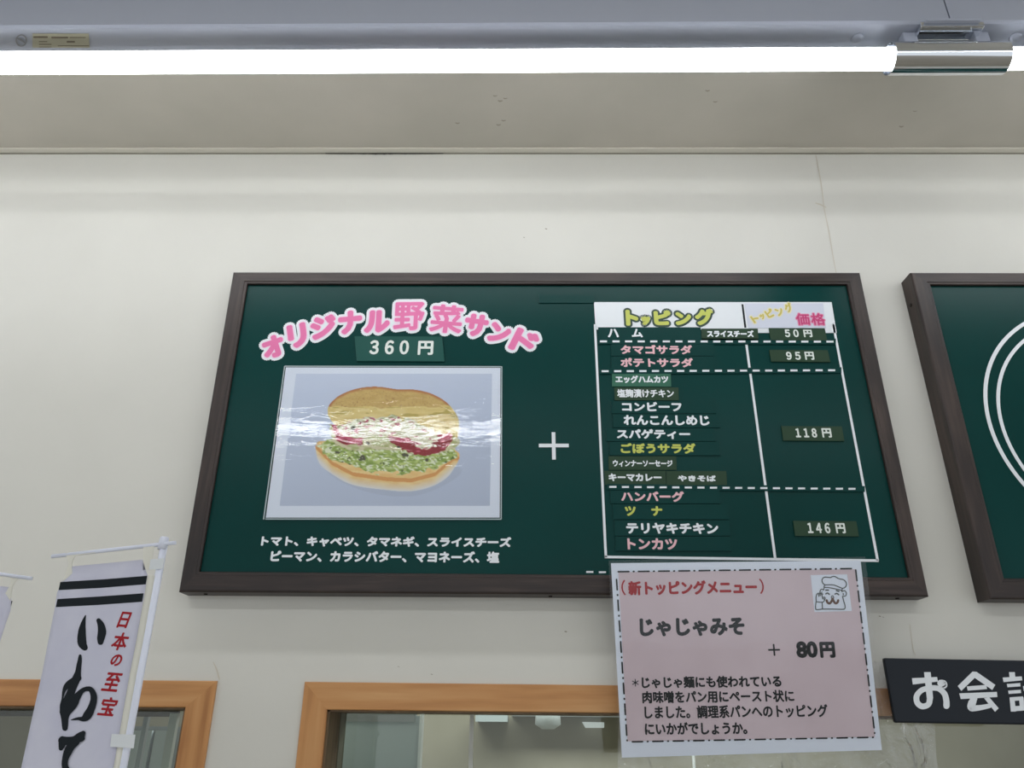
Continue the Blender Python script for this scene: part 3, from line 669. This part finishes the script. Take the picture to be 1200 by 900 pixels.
# ------------------------------------------------------------------ pink notice
top_y, bot_y = 1.292, 1.347
A = vplane(top_y).at(862, 658); B = vplane(bot_y).at(881, 883.5)
sv = (A-B).normalized(); su0 = Vector((1, 0, 0)); nn = su0.cross(sv); nn = nn if nn.y < 0 else -nn
NP = Plane(A, nn); sux = (NP.at(1003, 667)-NP.at(724.6, 670)).normalized(); NP = Plane(A, nn, sux)
NT = empty('pink_notice', NP.at(881, 884), 'laminated pink notice with dash-dot border and chef, hanging over the board edge', 'notice')
pslab('white_sheet', [(716, 660), (1008.5, 656.8), (1033.5, 879), (728.8, 888)], NP, -.0002, .0008, M_PAPER, NT)
pslab('pink_page', [(724.6, 670.5), (1003, 667), (1025.5, 863.5), (735.4, 868.8)], NP, .0002, .0003, M_PAGE, NT)
pslab('laminate_sheet', [(713, 656.5), (1014, 652.5), (1039.5, 882.5), (726, 892.5)], NP, .0012, .0002, M_LAM2, NT)
tp = NP.at(860, 690, -.001); box('adhesive_pad', (tp.x-.03, tp.y+.006, tp.z-.012), (tp.x+.03, 1.3298, tp.z+.012), M_TAPE, NT)
it = []
def dashdot(a, b, pitch, first, dl):
    L0 = math.dist(a, b); t = first; k = 0
    while t < L0:
        e_ = min(t+dl, L0); f_ = lambda q: (a[0]+(b[0]-a[0])*q/L0, a[1]+(b[1]-a[1])*q/L0)
        stroke([(*f_(t), .95), (*f_((t+e_)/2), .95), (*f_(e_), .95)], NP, .0005, it, sm=False)
        d_ = e_+(pitch-dl)/2
        if d_ < L0: stroke([(*f_(d_-.3), 1.0), (*f_(d_+.3), 1.0)], NP, .0005, it, sm=False)
        t += pitch
dashdot((724.5, 670), (1002.5, 666.3), 23.7, 0, 12.5); dashdot((722.5, 679), (735, 869), 24.4, 0, 12.2)
dashdot((1002.8, 668), (1025.5, 863.5), 24.8, 0, 12.5); dashdot((741, 869.3), (1025.5, 864), 24, 0, 12)
joined('dashed_border', it, M_INK, NT)
nt = lambda s, x0, y0, x1, y1, m_=M_INK, bold=.55, tilt=0: letters('lettering', s, NP, .0005, x0, y0, x1, y1, m_, NT, bold=bold, tilt=tilt)
letters('lettering', '（', NP, .0005, 728, 679.5, 733, 697.5, M_RED, NT, bold=.3); letters('lettering', '）', NP, .0005, 890, 678, 895, 696, M_RED, NT, bold=.3)
nt('新トッピングメニュー', 736, 680, 887, 697, M_RED, .8)
nt('じゃじゃみそ', 749.5, 724, 872.5, 745.5, bold=1.15)
letters('lettering', '＋', NP, .0005, 900, 754.5, 914, 768.5, M_INK, NT, bold=.35)
nt('80', 932.8, 751.3, 958, 771, bold=1.25); nt('円', 960.5, 752, 978.5, 771, bold=1.2)
nt('＊', 740.5, 795.5, 748.5, 804.5, bold=.15)
nt('じゃじゃ麺にも使われている', 751.8, 792, 915.5, 806, bold=.55)
nt('肉味噌をパン用にペースト状に', 752.5, 809, 930.5, 823.5, bold=.5)
nt('しました。調理系パンへのトッピング', 755, 826, 970, 841.5, bold=.5)
nt('にいかがでしょうか。', 755.5, 846, 875.5, 861, bold=.55)
# line drawing of a chef on a white square
pslab('chef_card', [(950, 674), (992.8, 673), (998.3, 716), (954.5, 717.3)], NP, .0005, .0002, M_PAPER, NT)
it = []; br = []
def dr(pts, r=.62, tgt=None, n=6): stroke([(930+x/12.86, 660+y/12.86, r) for x, y in pts], NP, .0008, it if tgt is None else tgt, n=n)
dr([(470, 325), (440, 300), (428, 262), (440, 228), (475, 210), (520, 214), (560, 215), (590, 200), (630, 203), (670, 228), (710, 240), (750, 248), (785, 280), (797, 320), (780, 360), (745, 378), (720, 374), (650, 345), (600, 328), (530, 325), (470, 328)])
dr([(470, 328), (462, 362), (530, 368), (620, 385), (690, 400), (725, 412)]); dr([(735, 378), (726, 425)]); dr([(464, 362), (452, 405)])
dr([(450, 400), (415, 395), (398, 430), (412, 462), (440, 465)]); dr([(430, 430), (420, 440), (428, 452)], .4)
dr([(735, 425), (770, 415), (795, 450), (785, 490), (745, 500)]); dr([(745, 455), (752, 470), (745, 478)], .55)
dr([(738, 500), (755, 570), (775, 640), (770, 685), (735, 695), (600, 692), (440, 692), (350, 700), (330, 670), (338, 585)])
dr([(342, 580), (338, 520), (350, 470), (372, 455), (382, 500)]); dr([(376, 460), (392, 452), (402, 490)]); dr([(400, 455), (418, 460), (440, 530)])
dr([(342, 583), (430, 588), (460, 568), (475, 525), (455, 512), (438, 535), (460, 540)]); dr([(430, 590), (435, 690)])
dr([(485, 462), (510, 450), (538, 468)], .8); dr([(625, 465), (650, 455), (680, 475)], .8); dr([(485, 406), (525, 406)], .85); dr([(645, 412), (682, 424)], .85)
dr([(568, 520), (575, 495), (595, 495), (606, 520)], .55)
dr([(498, 560), (512, 592), (545, 605), (580, 560), (585, 535)], 1.35, br); dr([(672, 560), (660, 592), (630, 603), (600, 565), (590, 535)], 1.35, br)
joined('chef_drawing', it, mat('grey_line_ink', (74, 82, 84), .5), NT); joined('moustache', br, M_BROWN, NT)

# ------------------------------------------------------------------ black cash desk sign
SG = vplane(1.336)
SN = empty('cash_desk_sign', SG.at(1045, 847), 'black sign with bold white lettering below the boards at the right edge', 'sign')
SN.location.y = 1.345
ql = [SG.at(1036, 771), SG.at(1262, 775), SG.at(1277, 850.5), SG.at(1049.5, 847)]
slab('sign_plate', ql, (0, -1, 0), .010, M_BLACK, SN, .0025)
for x in (1125, 1240):
    c = SG.at(x, 800); box('mounting_block', (c.x-.01, 1.345, c.z-.01), (c.x+.01, 1.367, c.z+.01), M_BLACK, SN)
# heavy rounded characters drawn stroke by stroke (crop coordinates / 5.625)
it = []
def sg(pts, r, n=8, sm=True): stroke([(1000+x/5.625, 740+y/5.625, (q if isinstance(q, (int, float)) else r)/5.625) for x, y, q in [(*p, r) if len(p) == 2 else p for p in pts]], SG, .0004, it, n=n, sm=sm)
def poly_(pts, off=.0004):
    off += .00004+.00002*len(it)
    it.append(([SG.at(1000+x/5.625, 740+y/5.625, off) for x, y in pts], [tuple(range(len(pts)))]))
# o
poly_([(386, 308), (552, 300), (558, 330), (392, 350)]); poly_([(466, 268), (510, 268), (526, 440), (484, 440)])
sg([(505, 440, 20), (495, 480, 19), (455, 494, 19), (422, 470, 19), (418, 425, 19), (450, 388, 18), (500, 374, 18), (560, 376, 18), (600, 410, 19), (613, 455, 20), (614, 490, 21)], 19)
sg([(575, 340, 22), (592, 346, 26), (600, 356, 20)], 24)
# kai
poly_([(786, 264), (812, 266), (936, 352), (916, 386), (800, 306), (712, 392), (688, 360)]); poly_([(748, 362), (876, 352), (882, 380), (754, 390)])
poly_([(698, 408), (946, 398), (950, 432), (708, 446)]); poly_([(770, 440), (818, 440), (806, 486), (752, 492)])
sg([(780, 470, 24), (778, 498, 26), (800, 506, 20), (850, 500, 17), (898, 490, 15)], 20); poly_([(862, 440), (896, 434), (958, 506), (934, 530)])
# kei (left part in view, right part beyond the picture edge)
poly_([(1026, 268), (1064, 268), (1068, 306), (1030, 306)]); poly_([(984, 304), (1110, 296), (1114, 322), (990, 334)])
poly_([(1012, 346), (1100, 340), (1102, 362), (1016, 368)]); poly_([(1020, 390), (1104, 384), (1106, 406), (1024, 412)])
poly_([(1030, 434), (1118, 428), (1124, 452), (1036, 460)]); poly_([(1030, 440), (1062, 440), (1072, 528), (1038, 528)]); poly_([(1092, 440), (1122, 436), (1130, 520), (1100, 524)]); poly_([(1040, 494), (1128, 488), (1130, 520), (1040, 528)])
poly_([(1118, 360), (1270, 350), (1274, 384), (1124, 394)]); poly_([(1176, 270), (1214, 268), (1232, 526), (1192, 530)])
joined('sign_lettering', it, M_WHITE, SN)

# ------------------------------------------------------------------ clear vinyl cover hanging before the window
VP = vplane(1.3545); nx_, nz_ = 60, 50; V = []; z1 = VP.at(1030, 775).z; z0 = ZB
x0, x1 = VP.at(722, 800).x, VP.at(1100, 880).x
for j in range(nz_+1):
    for i in range(nx_+1):
        u_, v_ = i/nx_, j/nz_; x = x0+(x1-x0)*u_; z = z1+(z0-z1)*v_
        y = 1.3545-.005*math.sin(u_*23+v_*5)*math.sin(u_*7+1)*min(1, v_*3)-.003*math.sin(v_*31+u_*17)
        V.append((x+.004*math.sin(v_*20), y, z))
fs = [(j*(nx_+1)+i, j*(nx_+1)+i+1, (j+1)*(nx_+1)+i+1, (j+1)*(nx_+1)+i) for j in range(nz_) for i in range(nx_)]
VC = meshobj('vinyl_sheet', V, fs, M_VINYL, None, True); tag(VC, 'wrinkled clear plastic sheet hanging before the right window behind the pink notice', 'plastic sheet')

# ------------------------------------------------------------------ table-top banner flags
FP = vplane(.80)
def flag(dx, label, full=True, dz=0):
    base = FP.at(120, 1120); o = empty('banner_flag', Vector((base.x, .8, base.z)), label, 'banner', 'small banner flags on poles')
    P = lambda x, y, off=0: FP.at(x, y, off)
    p0, p1 = P(192, 640), P(144, 900); d = (p1-p0)
    tube('pole', [p0, p0+d*1.9], .0037, M_PLAS, o, 16)
    q0, q1 = P(193, 629.5), P(190, 644); tube('pole_cap', [q0, q0+(q1-q0)*.1, q1], [.0038, .0046, .0048], M_PLAS, o, 16)
    tube('crossbar', [P(61, 652, .002), P(206, 636, .002)], .0021, M_PLAS, o, 12)
    # cloth with slight folds; rows follow the photographed edges
    L_e = [(83, 664), (73, 681), (67, 695), (64.5, 712), (57, 750), (50, 787), (37, 845), (25, 900), (12, 955), (-2, 1015), (-16, 1075)]
    R_e = [(167, 656), (173, 674), (170.5, 690), (167.5, 707), (160, 750), (152, 790), (142.5, 845), (133, 900), (123, 955), (112, 1015), (101, 1075)]
    def grid(name, ea, eb, off, m_, amp=.0012, nx=14):
        V = []
        for (ax, ay), (bx, by) in zip(ea, eb):
            for i in range(nx+1):
                t = i/nx; q = FP.at(ax+(bx-ax)*t, ay+(by-ay)*t, off); V.append(q+Vector((0, amp*math.sin(t*5+ay*.02), 0)))
        n = nx+1; f = [(j*n+i, j*n+i+1, (j+1)*n+i+1, (j+1)*n+i) for j in range(len(ea)-1) for i in range(nx)]
        g = meshobj(name, V, f, m_, o, True)
        s_ = g.modifiers.new('thick', 'SOLIDIFY'); s_.thickness = .0004; s_.offset = -1
        return g
    grid('cloth', L_e, R_e, .003, M_CLOTH, 0)
    grid('side_hem', R_e[1:], [(x+8.5-.004*(y-660), y+.5) for x, y in R_e[1:]], .0028, M_HEM, 0, 2)
    pslab('top_tab', [(168, 639.5), (181, 638), (176, 667), (167.5, 668)], FP, .0034, .0004, M_HEM, o)
    pslab('tape', [(176.5, 655.5), (192.5, 654), (190.5, 666.5), (174.5, 667.5)], FP, .0052, .0004, M_TAPE, o)
    pslab('tape', [(131, 860), (158.5, 861), (156.5, 877), (129, 875)], FP, .0052, .0004, M_TAPE, o)
    v = [(76.5, 648), (89, 647.5), (119, 645), (110, 648), (88, 651), (84, 659), (84.5, 672), (73, 682), (80, 663), (79.5, 656)]
    pslab('knotted_tab', v, FP, .0036, .0008, M_HEM, o)
    for a, b in (((68.6, 691.5), (172.5, 674.7)), ((65.3, 711.5), (168.3, 695.2))):
        hb = 10 if a[1] < 700 else 10
        pslab('black_bar', [(a[0]+2, a[1]-9.5), (a[0]+52, a[1]-12.6), (b[0], b[1]), (b[0]-1.7, b[1]+10), (a[0]+50, a[1]-2.6), a], FP, .0036, .0003, M_INK, o)
    if full:
        it = []
        def br_(pts): stroke([(60+x/4.5, 700+y/4.5, r/4.5) for x, y, r in pts], FP, .0036+.00012*len(it), it, n=7, jag=.03)
        br_([(181, 96, 3), (172, 125, 10), (164, 165, 18), (161, 210, 23), (164, 245, 23), (177, 265, 16)])
        br_([(250, 122, 12), (262, 145, 18), (268, 180, 22), (262, 215, 20), (260, 236, 15)])
        def b2(pts): stroke([(x/7.5, 780+y/7.5, r/7.5) for x, y, r in pts], FP, .0036+.00012*len(it), it, n=7, jag=.03)
        b2([(704, -86, 13), (700, -40, 19), (693, 0, 22), (685, 60, 26), (672, 110, 36), (640, 190, 34), (610, 270, 38), (588, 340, 50), (574, 400, 50), (570, 460, 34), (571, 520, 28), (571, 550, 24)])
        b2([(690, 110, 26), (640, 135, 28), (590, 175, 26), (562, 225, 15), (549, 290, 8), (540, 350, 14), (548, 400, 22)])
        b2([(585, 395, 46), (640, 330, 46), (680, 270, 32), (730, 215, 20), (790, 206, 22), (820, 250, 28), (822, 310, 30), (800, 380, 34), (768, 438, 38), (735, 468, 24), (690, 466, 14), (650, 472, 8), (625, 478, 3)])
        b2([(548, 650, 30), (546, 690, 32), (535, 728, 20)]); b2([(548, 660, 38), (600, 662, 36), (655, 655, 36), (705, 622, 36), (732, 592, 20)]); b2([(700, 640, 34), (725, 640, 22)])
        b2([(665, 668, 36), (625, 708, 36), (595, 760, 36), (574, 820, 28), (570, 880, 28), (592, 925, 32), (650, 960, 38), (710, 975, 26)])
        joined('brush_lettering', it, M_INK, o)
        for ch, cx_, cy_, w_, h_ in (('日', 147.5, 727, 12, 19), ('本', 143, 752, 18, 21), ('の', 138.5, 774, 13, 14), ('至', 133.5, 799.5, 19, 22), ('宝', 129, 828, 19, 22)):
            letters('red_lettering', ch, FP, .0036, cx_-w_/2, cy_-h_/2, cx_+w_/2, cy_+h_/2, M_RED, o, bold=.55, shear=.12, rot=-4)
    bx = p0+d*1.9; tube('stand_base', [bx+Vector((0, 0, -.012)), bx, bx+Vector((0, 0, .004))], [.03, .03, .008], M_PLAS, o, 24)
    return o, bx
F1, fb = flag(0, 'white banner flag with black brush lettering on a white pole before the left window')
def copy_tree(o, parent=None):
    c = o.copy(); COL.objects.link(c)
    if parent: c.parent = parent; c.matrix_parent_inverse = o.matrix_parent_inverse
    for ch in o.children: copy_tree(ch, c)
    return c
F2 = copy_tree(F1)
F2['label'] = 'second banner flag seen from behind, only its crossbar tip in view at the left edge'
# turned the other way, a hand's breadth further left: its bar tip reaches into the picture
tip = FP.at(61, 652, .002)-F1.location
goal = vplane(.93).at(37.5, 678)
F2.rotation_euler = (0, 0, math.radians(186))
rt_ = F2.rotation_euler.to_matrix() @ tip
F2.location = goal-rt_
# counter carrying the flags
ctz = fb.z-.012
ct = empty('counter', (0, .80, 0), 'long low counter below the picture edge carrying the banner flags', 'counter')
box('counter_top', (-1.3, .60, ctz-.03), (.3, 1.12, ctz), mat('counter_laminate', (206, 200, 188), .4), ct, .003)
box('counter_body', (-1.28, .64, 0), (.28, 1.1, ctz-.03), mat('counter_front', (196, 190, 176), .5), ct)

# ------------------------------------------------------------------ things seen dimly through the windows
def behind(name, px, y, t, m_, label, cat, down=False, group=None):
    pl = vplane(y); P = [pl.at(*q) for q in px]
    if down: zb = 0.0; P = [P[0], P[1], Vector((P[1].x, y, zb)), Vector((P[0].x, y, zb))]
    return slab(name, P, (0, -1, 0), t, m_, None), label, cat
o = empty('sliding_screen', (vplane(1.62).at(450, 840).x, 1.62, 0), 'pale blue-grey screen behind the glass at the left of the right window', 'screen')
pl = vplane(1.62); a, b, c = pl.at(409, 845), pl.at(494, 845), pl.at(487, 836)
box('screen_panel', (a.x-.05, 1.62, 0), (b.x, 1.64, a.z+.01), M_PALE, o); box('top_rail', (a.x-.05, 1.612, a.z-.001), (c.x, 1.645, c.z+.006), M_PALED, o)
box('edge_stile', (b.x-.003, 1.612, 0), (b.x+.002, 1.645, a.z+.02), M_TAPE, o)
o = empty('storage_cabinet', (vplane(2.3).at(180, 900).x, 2.5, 0), 'pale cabinet standing beyond the left window glass', 'cabinet')
pl = vplane(2.3); a, b = pl.at(158, 851), pl.at(205, 851)
box('cabinet_body', (a.x-.0, 2.3, 0), (b.x+.12, 2.7, a.z), M_PALED, o); m_ = M_PALE
for k_ in range(2):
    c, d_ = pl.at(160+25*k_, 856), pl.at(181+25*k_, 856); box('cabinet_door', (c.x, 2.285, .1), (d_.x, 2.3, c.z), m_, o)
o = empty('wall_shelf', (vplane(3.4).at(640, 850).x, 3.6, vplane(3.4).at(640, 850).z), 'pale wall shelf high in the back room seen through the right window', 'shelf')
pl = vplane(3.4); a, b = pl.at(558, 838), pl.at(595, 846)
box('shelf_board', (a.x, 3.35, b.z), (b.x, 3.6, a.z), M_PALE, o)
a, b = pl.at(600, 836), pl.at(700, 843)
box('shelf_board', (a.x, 3.45, b.z+.01), (b.x+.2, 3.6, a.z), M_PALED, o)
c = vplane(2.9).at(642, 838)
tag(tube('pendant_lamp', [Vector((c.x, c.y, zc-.25)), c+Vector((0, 0, .05)), c+Vector((0, 0, .03)), c+Vector((0, 0, -.03)), c+Vector((0, 0, -.045))], [.004, .006, .04, .045, .02], mat('frosted_shade', (214, 224, 228), .4), None, 20), 'small round frosted lamp hanging in the back room', 'lamp')
box_ = [vplane(3.55).at(*q) for q in ((683, 846), (708, 846.5), (708, 853), (687, 853))]
tag(slab('light_panel', box_, (0, -1, 0), .05, emis('dim_light_panel', (.85, .92, 1), .35)), 'small pale light panel in the back room beside the pink notice', 'light panel')
o = empty('white_pipe', (vplane(3.3).at(812, 890).x, 3.3, 0), 'white vertical pipe seen through plastic below the pink notice', 'pipe')
a = vplane(3.3).at(812, 880); tube('pipe', [(a.x, 3.3, 0), (a.x, 3.3, zc-.25)], .006, M_TAPE, o, 10)
